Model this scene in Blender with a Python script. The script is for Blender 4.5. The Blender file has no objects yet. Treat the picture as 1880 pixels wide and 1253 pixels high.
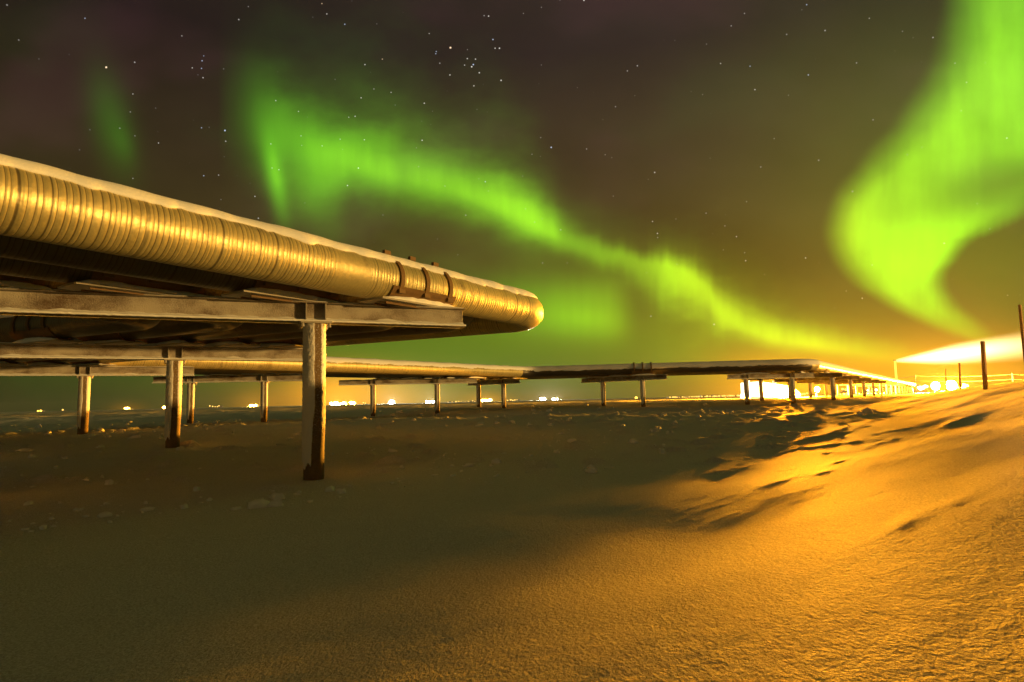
import bpy, bmesh, math, random
import numpy as np
from mathutils import Vector, Matrix, Quaternion

random.seed(7)
SC = bpy.context.scene
COL = SC.collection
R = math.radians

# ------------------------------------------------------------------ camera
EYE = 1.20
F_PX, PITCH, ROLL = 1150.0, R(5.44), R(1.29)
cam_d = bpy.data.cameras.new('camera')
cam = bpy.data.objects.new('camera', cam_d)
COL.objects.link(cam)
cam_d.sensor_fit = 'HORIZONTAL'
cam_d.sensor_width = 36.0
cam_d.lens = F_PX / 1880.0 * 36.0
cam_d.clip_start, cam_d.clip_end = 0.05, 20000.0
cam.location = (0, 0, EYE)
M = Matrix.Rotation(R(90) + PITCH, 3, 'X') @ Matrix.Rotation(-ROLL, 3, 'Z')
cam.rotation_euler = M.to_euler()
SC.camera = cam
RIGHT, UP, FWD = M @ Vector((1, 0, 0)), M @ Vector((0, 1, 0)), M @ Vector((0, 0, -1))


def at(px, py, depth):
    """the place seen at photo pixel (px, py), depth metres ahead (world +Y)"""
    d = FWD + RIGHT * ((px - 940) / F_PX) + UP * ((626.5 - py) / F_PX)
    return Vector((0, 0, EYE)) + d * (depth / d.y)


# ------------------------------------------------------------------ render settings, sun
SC.view_settings.view_transform = 'Standard'
SC.view_settings.look = 'None'
SC.view_settings.exposure = 0.0
SC.view_settings.gamma = 1.0
SC.cycles.max_bounces = 5
SC.cycles.diffuse_bounces = 3
SC.cycles.sample_clamp_indirect = 4.0
SC.cycles.volume_bounces = 0

SUN_ELEV = 1.32
sun_d = bpy.data.lights.new('key_light', 'SUN')
sun_d.energy = 3.6
sun_d.angle = R(0.7)
sun_d.color = (1.0, 0.58, 0.15)
sun = bpy.data.objects.new('key_light', sun_d)
COL.objects.link(sun)
to_sun = Vector((0.97, -0.24, math.tan(R(SUN_ELEV)))).normalized()
sun.rotation_euler = to_sun.to_track_quat('Z', 'Y').to_euler()


# ------------------------------------------------------------------ node helpers
class E:
    """a scalar socket with arithmetic"""
    nt = None

    def __init__(self, s):
        self.s = s

    @staticmethod
    def op(kind, *a, clamp=False):
        n = E.nt.nodes.new('ShaderNodeMath')
        n.operation = kind
        n.use_clamp = clamp
        for i, v in enumerate(a):
            if isinstance(v, E):
                E.nt.links.new(v.s, n.inputs[i])
            else:
                n.inputs[i].default_value = float(v)
        return E(n.outputs[0])

    def __add__(s, o): return E.op('ADD', s, o)
    __radd__ = __add__
    def __sub__(s, o): return E.op('SUBTRACT', s, o)
    def __rsub__(s, o): return E.op('SUBTRACT', o, s)
    def __mul__(s, o): return E.op('MULTIPLY', s, o)
    __rmul__ = __mul__
    def __truediv__(s, o): return E.op('DIVIDE', s, o)


def sstep(x, a, b, lo=0.0, hi=1.0):
    n = E.nt.nodes.new('ShaderNodeMapRange')
    n.interpolation_type = 'SMOOTHSTEP'
    E.nt.links.new(x.s, n.inputs[0])
    for i, v in enumerate((a, b, lo, hi)):
        if isinstance(v, E):
            E.nt.links.new(v.s, n.inputs[i + 1])
        else:
            n.inputs[i + 1].default_value = v
    return E(n.outputs[0])


def gauss(x, y, cx, cy, sx, sy, rot=0.0):
    dx, dy = x - cx, y - cy
    if rot:
        c, s = math.cos(rot), math.sin(rot)
        dx, dy = dx * c + dy * s, dy * c - dx * s
    dx, dy = dx / sx, dy / sy
    return E.op('EXPONENT', (dx * dx + dy * dy) * -0.5)


def curve(x, pts):
    """piecewise smooth function of x through (x, value) points"""
    x0, x1 = pts[0][0], pts[-1][0]
    vmin = min(p[1] for p in pts)
    vmax = max(p[1] for p in pts) + 1e-6
    t = E.op('MULTIPLY', x - x0, 1.0 / (x1 - x0), clamp=True)
    n = E.nt.nodes.new('ShaderNodeFloatCurve')
    c = n.mapping.curves[0]
    P = [((p[0] - x0) / (x1 - x0), (p[1] - vmin) / (vmax - vmin)) for p in pts]
    c.points[0].location = P[0]
    c.points[1].location = P[-1]
    for p in P[1:-1]:
        c.points.new(*p)
    n.mapping.update()
    E.nt.links.new(t.s, n.inputs['Value'])
    return E(n.outputs[0]) * (vmax - vmin) + vmin


def rgb_sum(terms):
    """sum of scalar * colour terms -> colour socket"""
    acc = None
    for v, c in terms:
        n = E.nt.nodes.new('ShaderNodeVectorMath')
        n.operation = 'SCALE'
        if isinstance(c, E):
            E.nt.links.new(c.s, n.inputs[0])
        else:
            n.inputs[0].default_value = c
        if isinstance(v, E):
            E.nt.links.new(v.s, n.inputs['Scale'])
        else:
            n.inputs['Scale'].default_value = v
        if acc is None:
            acc = n.outputs[0]
        else:
            a = E.nt.nodes.new('ShaderNodeVectorMath')
            a.operation = 'ADD'
            E.nt.links.new(acc, a.inputs[0])
            E.nt.links.new(n.outputs[0], a.inputs[1])
            acc = a.outputs[0]
    return acc


# ------------------------------------------------------------------ night sky with aurora and stars
world = bpy.data.worlds.new('World')
SC.world = world
world.use_nodes = True
nt = world.node_tree
nt.nodes.clear()
E.nt = nt
tc = nt.nodes.new('ShaderNodeTexCoord')
DIR = tc.outputs['Generated']


def dot_dir(v):
    n = nt.nodes.new('ShaderNodeVectorMath')
    n.operation = 'DOT_PRODUCT'
    nt.links.new(DIR, n.inputs[0])
    n.inputs[1].default_value = v
    return E(n.outputs['Value'])


# sky chart: gnomonic map of the northern half of the sky, 1150 units per radian at its centre
df = dot_dir(FWD)
front = sstep(df, 0.12, 0.35)
dfs = E.op('MAXIMUM', df, 0.05)
U = dot_dir(RIGHT) / dfs * F_PX + 940.0
V = 626.5 - dot_dir(UP) / dfs * F_PX
el = dot_dir((0, 0, 1))

uv = nt.nodes.new('ShaderNodeCombineXYZ')
nt.links.new(U.s, uv.inputs[0])
nt.links.new(V.s, uv.inputs[1])


def sky_noise(sx, sy, detail=2.0, w=0.0):
    m = nt.nodes.new('ShaderNodeVectorMath')
    m.operation = 'MULTIPLY'
    nt.links.new(uv.outputs[0], m.inputs[0])
    m.inputs[1].default_value = (1 / sx, 1 / sy, 1)
    a = nt.nodes.new('ShaderNodeVectorMath')
    a.operation = 'ADD'
    nt.links.new(m.outputs[0], a.inputs[0])
    a.inputs[1].default_value = (w, w * 1.7, w)
    n = nt.nodes.new('ShaderNodeTexNoise')
    n.inputs['Detail'].default_value = detail
    n.inputs['Scale'].default_value = 1.0
    nt.links.new(a.outputs[0], n.inputs['Vector'])
    return E(n.outputs[0])


warp = (sky_noise(160, 120, 2.0) - 0.5) * 2.0
rays = (sky_noise(26, 320, 2.0, 3.1) - 0.5) * 2.0
soft = (sky_noise(300, 140, 2.0, 8.3) - 0.5) * 2.0
Uw = U + warp * 14.0
Vw = V + warp * 8.0 + rays * curve(U, [(400, 3), (1050, 3), (1150, 16), (1300, 14), (1380, 3), (1550, 2), (1800, 6)])

fray = (sky_noise(95, 60, 4.0, 5.7) - 0.5) * 2.0
wisp = (sky_noise(60, 190, 4.0, 11.3) - 0.5) * 2.0
# long band descending to the right
yc = curve(Uw, [(440, 212), (480, 226), (560, 268), (650, 298), (750, 325), (850, 350), (950, 392), (1040, 440), (1100, 462),
                (1160, 478), (1220, 492), (1280, 515), (1330, 575), (1400, 612), (1500, 634), (1600, 650), (1720, 668)])
inten = curve(U, [(400, 0), (470, .10), (520, .34), (600, .55), (680, .66), (760, .56), (860, .62), (940, .74), (1010, .66),
                  (1060, .42), (1130, .40), (1200, .55), (1265, .80), (1310, .62), (1370, .60), (1450, .55), (1550, .42),
                  (1650, .2), (1720, 0)])
sup = curve(U, [(400, 80), (470, 72), (600, 46), (700, 52), (850, 46), (950, 44), (1050, 24), (1200, 17), (1290, 22),
                (1340, 32), (1500, 24), (1720, 22)])
sdn = curve(U, [(400, 60), (480, 62), (560, 66), (650, 36), (750, 30), (850, 28), (950, 28), (1040, 18), (1120, 22), (1200, 40),
                (1270, 48), (1320, 34), (1400, 17), (1500, 14), (1720, 14)])
dv = Vw - yc
below = sstep(dv, -6, 6)
sig = (sup * (1.0 - below) + sdn * below) * (0.84 + fray * 0.42)
q = dv / sig
band = E.op('EXPONENT', q * q * -0.5) * inten * (rays * 0.13 + soft * 0.2 + wisp * 0.32 + 1.0)
halo_q = dv / (sig * 2.6)
halo = E.op('EXPONENT', halo_q * halo_q * -0.5) * inten * 0.14
# single rays, folds and far patches
ray1 = gauss(U, V, 506, 325, 11, 46, R(-11)) * 0.50 + gauss(U, V, 490, 250, 22, 60, R(-8)) * 0.14
ray2 = gauss(U, V, 560, 345, 26, 40, R(-6)) * 0.10 + gauss(U, V, 598, 330, 22, 50) * 0.10
left = gauss(U, V, 205, 225, 24, 62, R(-14)) * 0.085 + gauss(U, V, 226, 262, 12, 26, R(-18)) * 0.05
patch = gauss(Uw, V, 1075, 560, 120, 36) * sstep(U, 1185, 1105) * 0.38 * (rays * 0.25 + 1.0)
patch = patch + gauss(U, V, 1080, 592, 75, 20, R(4)) * sstep(U, 1180, 1120) * 0.22
low = gauss(U, V, 800, 640, 420, 62) * 0.17 + gauss(U, V, 1290, 640, 170, 60) * 0.08
# great fold on the right
xl = curve(Vw, [(-400, 1790), (0, 1716), (100, 1700), (200, 1648), (300, 1556), (350, 1518), (400, 1502), (450, 1510), (500, 1534),
                (550, 1596), (600, 1690), (640, 1800)])
xr = curve(Vw, [(-400, 2300), (0, 2200), (300, 2150), (350, 2000), (385, 1935), (410, 1885), (430, 1838), (455, 1788), (480, 1764),
                (510, 1745), (550, 1765), (590, 1812), (640, 1880)])
sl = curve(V, [(-400, 150), (0, 120), (200, 130), (300, 120), (400, 95), (500, 90), (560, 70), (640, 60)])
sr = curve(V, [(-400, 200), (300, 170), (390, 130), (440, 78), (480, 52), (530, 60), (600, 70), (640, 70)])
fi = curve(V, [(-1800, 0.15), (-300, .5), (0, .66), (100, .74), (200, .80), (300, .76), (400, .86), (450, .95), (500, .92), (550, .74),
               (590, .46), (630, .12), (650, 0)])
lt = sstep((Uw - xl) / sl, 0.0, 1.0)
rt = sstep((xr - Uw) / sr, 0.0, 1.0)
fold = lt * rt * fi * (1.0 - gauss(U, V, 1860, 335, 120, 34, R(-14)) * 0.62) * (rays * 0.10 + soft * 0.15 + wisp * 0.26 + fray * 0.12 + 1.0)
fold = fold + gauss(U, V, 1720, 330, 230, 230, R(-30)) * 0.07 + gauss(U, V, 1850, 520, 120, 110) * 0.05
fold = fold * sstep(U, 2700, 2000)

green = (band + halo + ray1 + ray2 + left + patch + low + fold) * front
yellowish = curve(U, [(100, .12), (450, .20), (700, .27), (1000, .34), (1200, .52), (1400, .70), (1600, .46), (1680, .38), (1900, .28)])
hot = E.op('MAXIMUM', green - 0.55, 0.0)

# warm light domes of the installations along the horizon
glow = (gauss(U, V, 620, 728, 62, 32) * 0.85 + gauss(U, V, 640, 735, 150, 40) * 0.16 + gauss(U, V, 720, 738, 34, 24) * 0.25
        + gauss(U, V, 468, 744, 30, 16) * 0.20 + gauss(U, V, 795, 738, 40, 18) * 0.15 + gauss(U, V, 1400, 718, 66, 40) * 0.55
        + gauss(U, V, 895, 735, 28, 9) * 0.35
        + gauss(U, V, 1550, 718, 190, 40) * 0.50 + gauss(U, V, 1760, 692, 190, 52) * 0.70 + gauss(U, V, 1500, 640, 480, 90) * 0.05
        + gauss(U, V, 1005, 735, 40, 12) * 0.12 + gauss(U, V, 235, 752, 22, 8) * 0.12) * front
pale = (gauss(U, V, 720, 725, 60, 36) * 0.10 + gauss(U, V, 800, 728, 70, 34) * 0.06) * front

# dim natural sky: brown overhead, olive towards the horizon
ramp = nt.nodes.new('ShaderNodeValToRGB')
rt_e = ramp.color_ramp.elements
rt_e[0].position, rt_e[0].color = 0.0, (.034, .040, .011, 1)
rt_e[1].position, rt_e[1].color = 1.0, (.030, .028, .012, 1)
for p, c in ((.10, (.050, .043, .009, 1)), (.22, (.066, .050, .012, 1)), (.36, (.050, .036, .017, 1)), (.50, (.022, .0155, .0145, 1))):
    e = rt_e.new(p)
    e.color = c
nt.links.new(el.s, ramp.inputs[0])
tint = curve(U, [(0, .58), (300, .68), (700, .95), (1100, 1.15), (1400, 1.22), (1900, 1.30)]) * front + (1.0 - front) * 1.0
tint = tint * (1.0 - gauss(U, V, 1370, 500, 95, 55, R(25)) * 0.30 - gauss(U, V, 1120, 360, 160, 50, R(25)) * 0.18)
tint = tint * (soft * 0.22 + fray * 0.10 + 1.0)
mauve = sstep(sky_noise(420, 260, 3.0, 21.0), 0.48, 0.68) * sstep(el, 0.03, 0.2)
olive = sstep(sky_noise(380, 240, 3.0, 33.0), 0.46, 0.70) * sstep(el, 0.6, 0.2)
# warm horizon glow behind the camera, added as soft fill
db = dot_dir((-0.34, -0.94, 0.0))
back = sstep(db, 0.25, 1.0) * sstep(el, 0.24, 0.0)

# stars
faint = nt.nodes.new('ShaderNodeTexVoronoi')
faint.inputs['Scale'].default_value = 74.0
nt.links.new(DIR, faint.inputs['Vector'])
fsep = nt.nodes.new('ShaderNodeSeparateColor')
nt.links.new(faint.outputs['Color'], fsep.inputs[0])
fd = sstep(E(faint.outputs['Distance']), 0.085, 0.035)
fsel = sstep(E(fsep.outputs[0]), 0.30, 1.0)
dust = fd * fsel * fsel * 0.46 * sstep(el, 0.06, 0.22)

STARS = [  # chart position, brightness, hue (w white, b blue, o orange)
    (195, 124, 1.6, 'o'), (156, 34, .5, 'b'), (371, 112, .5, 'b'), (370, 126, .4, 'b'), (374, 103, .25, 'b'), (353, 125, .4, 'w'),
    (413, 240, .95, 'b'), (370, 235, .4, 'b'), (291, 263, .35, 'w'), (633, 45, .5, 'b'), (600, 26, .4, 'w'), (591, 7, .4, 'o'),
    (827, 88, 1.5, 'o'), (897, 30, .6, 'w'), (905, 73, .65, 'b'), (909, 89, .5, 'w'), (917, 89, .7, 'w'), (801, 95, .4, 'b'),
    (800, 99, .4, 'b'), (702, 109, .4, 'o'), (670, 119, .45, 'w'), (920, 148, .7, 'w'), (869, 119, .8, 'b'), (866, 123, .8, 'w'),
    (880, 134, .6, 'w'), (858, 108, .5, 'w'), (873, 109, .5, 'w'), (870, 158, .5, 'w'), (826, 138, .5, 'w'), (663, 180, .4, 'w'),
    (779, 190, .5, 'w'), (652, 214, .4, 'w'), (669, 257, .35, 'w'), (775, 258, .5, 'w'), (658, 309, .55, 'w'), (638, 341, .5, 'w'),
    (374, 323, .45, 'b'), (1012, 271, .8, 'b'), (468, 361, .35, 'w'), (244, 328, .25, 'w'), (244, 173, .3, 'w'), (891, 334, .4, 'b'),
    (1202, 317, .5, 'w'), (1198, 407, .35, 'w'), (1207, 429, .45, 'w'), (1369, 479, .4, 'w'), (1479, 474, .45, 'w'),
    (1484, 138, .55, 'b'), (1386, 165, .5, 'w'), (1377, 122, .4, 'b'), (1323, 117, .35, 'w'), (1311, 596, .5, 'w'),
    (1583, 548, .4, 'w'), (1481, 9, .5, 'b'), (1072, 1, .7, 'w'), (1195, 581, .3, 'w'), (1596, 34, .3, 'w'), (853, 120, .35, 'w'),
    (788, 62, .25, 'w'), (718, 170, .25, 'w'), (548, 205, .25, 'w'), (512, 312, .3, 'w')]
hue = {'w': None, 'b': None, 'o': None}
for sx, sy, b, h in STARS:
    n = nt.nodes.new('ShaderNodeVectorMath')
    n.operation = 'DISTANCE'
    nt.links.new(uv.outputs[0], n.inputs[0])
    n.inputs[1].default_value = (sx, sy, 0)
    g = sstep(E(n.outputs['Value']), 1.15 + 0.9 * b, 0.3, 0.0, 0.35 + 0.75 * b)
    hue[h] = g if hue[h] is None else hue[h] + g
sel = front

one = rgb_sum([
    (tint, E(ramp.outputs[0])), (mauve * front, (.014, .004, .007)), (olive * front, (.004, .020, .002)),
    (green, (0.0, 0.62, 0.0)), (green * yellowish, (0.72, 0.20, 0.0)), (hot, (0.16, 0.30, 0.0)), (green, (0.02, 0.10, 0.012)),
    (glow, (0.98, 0.32, 0.001)), (pale, (0.9, 0.85, 0.15)), (back, (0.42, 0.33, 0.16)), ((1.0 - front) * sstep(el, 0.0, 0.5), (.009, .014, .002)),
    (dust * front, (0.95, 0.9, 0.85)),
    (hue['w'] * sel, (1.0, 0.95, 0.86)), (hue['b'] * sel, (0.62, 0.74, 1.0)), (hue['o'] * sel, (1.0, 0.72, 0.45))])
bg = nt.nodes.new('ShaderNodeBackground')
bg.inputs[1].default_value = 1.0
nt.links.new(one, bg.inputs[0])
wo = nt.nodes.new('ShaderNodeOutputWorld')
nt.links.new(bg.outputs[0], wo.inputs[0])


# ------------------------------------------------------------------ materials
def mat(name):
    m = bpy.data.materials.new(name)
    m.use_nodes = True
    n = m.node_tree
    n.nodes.clear()
    E.nt = n
    b = n.nodes.new('ShaderNodeBsdfPrincipled')
    o = n.nodes.new('ShaderNodeOutputMaterial')
    n.links.new(b.outputs[0], o.inputs[0])
    return m, n, b


def tnoise(n, vec, scale, detail=3.0, rough=0.55):
    t = n.nodes.new('ShaderNodeTexNoise')
    t.inputs['Scale'].default_value = scale
    t.inputs['Detail'].default_value = detail
    t.inputs['Roughness'].default_value = rough
    if vec is not None:
        n.links.new(vec, t.inputs['Vector'])
    return E(t.outputs[0])


def cmix(n, f, a, b):
    m = n.nodes.new('ShaderNodeMix')
    m.data_type = 'RGBA'
    for s, v in ((0, f), (6, a), (7, b)):
        if isinstance(v, E):
            n.links.new(v.s, m.inputs[s])
        elif hasattr(v, 'is_linked'):
            n.links.new(v, m.inputs[s])
        else:
            m.inputs[s].default_value = v if s == 0 else (*v, 1)
    return m.outputs[2]


def bump(n, b, h, strength, dist, prev=None):
    bn = n.nodes.new('ShaderNodeBump')
    bn.inputs['Strength'].default_value = strength
    bn.inputs['Distance'].default_value = dist
    n.links.new(h.s, bn.inputs['Height'])
    if prev is not None:
        n.links.new(prev, bn.inputs['Normal'])
    n.links.new(bn.outputs[0], b.inputs['Normal'])
    return bn.outputs[0]


def world_pos(n):
    g = n.nodes.new('ShaderNodeNewGeometry')
    return g.outputs['Position']


def scaled(n, vec, s, rz=0.0):
    m = n.nodes.new('ShaderNodeMapping')
    m.inputs['Scale'].default_value = s
    m.inputs['Rotation'].default_value = (0, 0, rz)
    n.links.new(vec, m.inputs['Vector'])
    return m.outputs[0]


def make_snow(name, ground=False):
    m, n, b = mat(name)
    p = world_pos(n)
    fine = tnoise(n, scaled(n, p, (1.5, .9, 1), R(-43)), 40, 3, .65) if ground else tnoise(n, p, 38, 3, .65)
    if ground:
        gust = tnoise(n, scaled(n, p, (2.2, 9.0, 6.0), R(-43)), 2.4, 3)
        col = cmix(n, tnoise(n, p, 1.1, 3), (.70, .71, .72), (.84, .84, .84))
        col = cmix(n, sstep(tnoise(n, p, 70, 4, .8), 0.42, 0.58), (.50, .505, .51), col)  # dark speckle: shade between snow grains painted into the colour
        n.links.new(col, b.inputs['Base Color'])
        k = bump(n, b, gust, 0.10, 0.04)
        mid = tnoise(n, scaled(n, p, (1.8, .8, 1), R(-43)), 9.5, 3, .6)
        k = bump(n, b, mid, 0.5, 0.036, k)
        bump(n, b, fine, 1.0, 0.022, k)
        b.inputs['Roughness'].default_value = 0.8
        b.inputs['Specular IOR Level'].default_value = 0.02
    else:
        b.inputs['Base Color'].default_value = (.80, .80, .81, 1)
        b.inputs['Roughness'].default_value = 0.7
        bump(n, b, fine, 0.5, 0.01)
    return m


SNOW = make_snow('settled snow')
GROUND = make_snow('wind packed snow', True)


def make_jacket():
    m, n, b = mat('ribbed metal jacket')
    a = n.nodes.new('ShaderNodeAttribute')
    a.attribute_name = 'along'
    s = E(a.outputs['Fac'])
    r = n.nodes.new('ShaderNodeAttribute')
    r.attribute_name = 'ribbed'
    rib = E(r.outputs['Fac'])
    p = world_pos(n)
    wob = tnoise(n, p, 7.0, 2)
    one_d = n.nodes.new('ShaderNodeTexNoise')
    one_d.noise_dimensions = '1D'
    one_d.inputs['Scale'].default_value = 5.0
    one_d.inputs['Detail'].default_value = 3.0
    n.links.new(s.s, one_d.inputs['W'])
    s = s + (E(one_d.outputs[0]) - 0.5) * 0.11        # the ribs are not quite evenly spaced
    ph = s / 0.066
    fr = E.op('FRACT', ph)
    seam = sstep(E.op('ABSOLUTE', fr - 0.5), 0.40, 0.49)          # the lock seam at each rib
    ph4 = E.op('FRACT', s / 0.264)
    big = sstep(E.op('ABSOLUTE', ph4 - 0.5), 0.455, 0.49)
    joint = sstep(E.op('ABSOLUTE', E.op('FRACT', s / 1.9) - 0.5), 0.488, 0.494)
    cell = n.nodes.new('ShaderNodeTexWhiteNoise')
    cell.noise_dimensions = '1D'
    n.links.new(E.op('FLOOR', ph).s, cell.inputs['W'])
    var = (E(cell.outputs[0]) - 0.5) * rib
    dark = E.op('MAXIMUM', E.op('MAXIMUM', seam * 0.78, big * 0.72) * rib, joint * 0.35)
    streak = tnoise(n, scaled(n, p, (9, 9, 1.6)), 3.0, 4, .65)
    scuff = sstep(tnoise(n, p, 2.3, 4, .6), 0.56, 0.72)
    base = cmix(n, streak, (.70, .58, .24), (.30, .24, .10))
    base = cmix(n, E.op('ADD', var * 0.22, 0.25), base, (.70, .60, .32))
    base = cmix(n, scuff * 0.6, base, (.22, .17, .10))
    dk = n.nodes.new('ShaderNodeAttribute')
    dk.attribute_name = 'darkened'
    base = cmix(n, E(dk.outputs['Fac']), base, (.05, .045, .04))  # mixes in the darkening, painted shade on the inner pipes
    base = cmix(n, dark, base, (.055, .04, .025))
    n.links.new(base, b.inputs['Base Color'])
    b.inputs['Metallic'].default_value = 0.5
    n.links.new((streak * 0.40 + 0.24).s, b.inputs['Roughness'])
    prof = E.op('SINE', fr * math.pi) * rib
    k = bump(n, b, prof, 0.32, 0.010)
    bump(n, b, wob, 0.25, 0.03, k)
    return m


JACKET = make_jacket()


def make_steel(name, bare, amount, scale=3.0, local_axis=None):
    """rusty steel under rime; amount = share of the surface that is frosted"""
    m, n, b = mat(name)
    p = world_pos(n)
    patch = tnoise(n, scaled(n, p, (1, 1, 1.6)), scale, 3, .55)
    grain = tnoise(n, p, 55, 3, .7)
    f = sstep(patch * 0.72 + grain * 0.28, 1.0 - amount - 0.17, 1.0 - amount + 0.13)
    rust = cmix(n, tnoise(n, p, 9, 4, .6), bare, tuple(v * 0.45 for v in bare))
    n.links.new(cmix(n, f * 0.85, rust, (.46, .42, .36)), b.inputs['Base Color'])
    b.inputs['Roughness'].default_value = 0.75
    bump(n, b, grain * f, 0.9, 0.014)
    return m


BEAM = make_steel('frosted beam steel', (.11, .06, .03), 0.52, 1.5)
FARBEAM = make_steel('thinly frosted beam steel', (.10, .065, .045), 0.46, 1.2)
CAP = make_steel('rimed plate steel', (.16, .09, .05), 0.72, 4.0)
SADDLE = make_steel('brown painted saddle steel', (.20, .105, .03), 0.14, 3.0)


def make_post():
    m, n, b = mat('pile steel with rime on its sides')
    tc_ = n.nodes.new('ShaderNodeTexCoord')
    sp = n.nodes.new('ShaderNodeSeparateXYZ')
    n.links.new(tc_.outputs['Object'], sp.inputs[0])
    x, y, z = E(sp.outputs[0]), E(sp.outputs[1]), E(sp.outputs[2])
    p = world_pos(n)
    grain = tnoise(n, p, 48, 3, .7)
    mid = tnoise(n, p, 6, 3, .6)
    a = n.nodes.new('ShaderNodeAttribute')
    a.attribute_name = 'rime'
    rime = E(a.outputs['Fac'])
    f = sstep(rime + (grain - 0.5) * 0.9 + (mid - 0.5) * 0.25, 0.38, 0.62)
    speck = sstep(grain, 0.56, 0.66) * 0.6 * sstep(z, 0.5, 1.3)
    f = E.op('MAXIMUM', f, speck)
    rust = cmix(n, mid, (.25, .15, .05), (.07, .04, .016))
    n.links.new(cmix(n, f * 0.95, rust, (.82, .78, .74)), b.inputs['Base Color'])
    b.inputs['Roughness'].default_value = 0.8
    bump(n, b, grain * (f + 0.2), 0.8, 0.02)
    return m


POST = make_post()


def flat(name, col, rough=0.7, emit=None, strength=0.0, metallic=0.0, vary=0.25):
    m, n, b = mat(name)
    p = world_pos(n)
    c = cmix(n, tnoise(n, p, 5.0, 4, .6), tuple(v * (1 + vary) for v in col), tuple(v * (1 - vary) for v in col))
    n.links.new(c, b.inputs['Base Color'])
    b.inputs['Roughness'].default_value = rough
    b.inputs['Metallic'].default_value = metallic
    if emit:
        b.inputs['Emission Color'].default_value = (*emit, 1)
        b.inputs['Emission Strength'].default_value = strength
    return m


WOOD = flat('weathered timber', (.45, .25, .09))
WIRE = flat('galvanised wire', (.45, .42, .38), 0.45)
CLAD = flat('pale cladding', (.55, .52, .46))
DARKCLAD = flat('dark cladding', (.08, .075, .07))
LAMP_O = flat('sodium lamp glass', (.8, .6, .3), 0.3, (1.0, .52, .06), 3.5)
LAMP_W = flat('white lamp glass', (.8, .8, .8), 0.3, (1.0, .93, .72), 3.5)
LAMP_S = flat('small sodium lamp glass', (.8, .6, .3), 0.3, (1.0, .60, .12), 1.6)
LITWALL = flat('lit shelter fabric', (.8, .8, .78), 0.6, (1.0, .90, .62), 3.0, vary=.05)
for m_ in (LAMP_O, LAMP_W, LAMP_S, LITWALL):
    m_.cycles.emission_sampling = 'NONE'
LITWIN = flat('lit window', (.8, .7, .5), 0.4, (1.0, .62, .12), 3.0)


# ------------------------------------------------------------------ object helpers
def empty(name, loc, label, cat, group=None, rz=0.0):
    o = bpy.data.objects.new(name, None)
    COL.objects.link(o)
    o.empty_display_size = 0.2
    o.location = loc
    o.rotation_euler = (0, 0, rz)
    o['label'], o['category'] = label, cat
    if group:
        o['group'] = group
    return o


def tag(o, label=None, cat=None, group=None, kind=None):
    for k, v in (('label', label), ('category', cat), ('group', group), ('kind', kind)):
        if v:
            o[k] = v
    return o


def link(name, me, m, parent=None, loc=None, smooth=False):
    if m is not None:
        me.materials.append(m)
    if smooth:
        me.shade_smooth()
    o = bpy.data.objects.new(name, me)
    COL.objects.link(o)
    if parent is not None:
        o.parent = parent
    if loc is not None:
        o.location = loc
    return o


def grid_mesh(name, P, closed_u=False, closed_v=False, attrs=None):
    """P: (nu, nv, 3) array of points -> quad mesh"""
    nu, nv = P.shape[:2]
    iu = np.arange(nu if closed_u else nu - 1)
    iv = np.arange(nv if closed_v else nv - 1)
    a, b = np.meshgrid(iu, iv, indexing='ij')
    a2, b2 = (a + 1) % nu, (b + 1) % nv
    q = np.stack([a * nv + b, a2 * nv + b, a2 * nv + b2, a * nv + b2], -1).reshape(-1, 4)
    me = bpy.data.meshes.new(name)
    me.vertices.add(nu * nv)
    me.vertices.foreach_set('co', np.ascontiguousarray(P, dtype=np.float32).ravel())
    me.loops.add(q.size)
    me.loops.foreach_set('vertex_index', q.astype(np.int32).ravel())
    me.polygons.add(len(q))
    me.polygons.foreach_set('loop_start', np.arange(0, q.size, 4, dtype=np.int32))
    me.polygons.foreach_set('loop_total', np.full(len(q), 4, dtype=np.int32))
    for k, v in (attrs or {}).items():
        at_ = me.attributes.new(k, 'FLOAT', 'POINT')
        at_.data.foreach_set('value', np.ascontiguousarray(v, dtype=np.float32).ravel())
    me.update(calc_edges=True)
    me.validate()
    return me


def bm_mesh(name, bm, bevel=0.0):
    if bevel:
        bmesh.ops.bevel(bm, geom=list(bm.edges), offset=bevel, segments=1, affect='EDGES')
    bmesh.ops.recalc_face_normals(bm, faces=bm.faces)
    me = bpy.data.meshes.new(name)
    bm.to_mesh(me)
    bm.free()
    return me


def add_box(bm, c, sx, sy, sz, ax=None, taper=1.0):
    """box with centre c and half sizes along the axes ax (3 vectors)"""
    ax = ax or (Vector((1, 0, 0)), Vector((0, 1, 0)), Vector((0, 0, 1)))
    c = Vector(c)
    vs = []
    for k in (-1, 1):
        t = taper if k > 0 else 1.0
        for i, j in ((-1, -1), (1, -1), (1, 1), (-1, 1)):
            vs.append(bm.verts.new(c + ax[0] * (i * sx * t) + ax[1] * (j * sy * t) + ax[2] * (k * sz)))
    for f in ((3, 2, 1, 0), (4, 5, 6, 7), (0, 1, 5, 4), (1, 2, 6, 5), (2, 3, 7, 6), (3, 0, 4, 7)):
        bm.faces.new([vs[i] for i in f])


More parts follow.
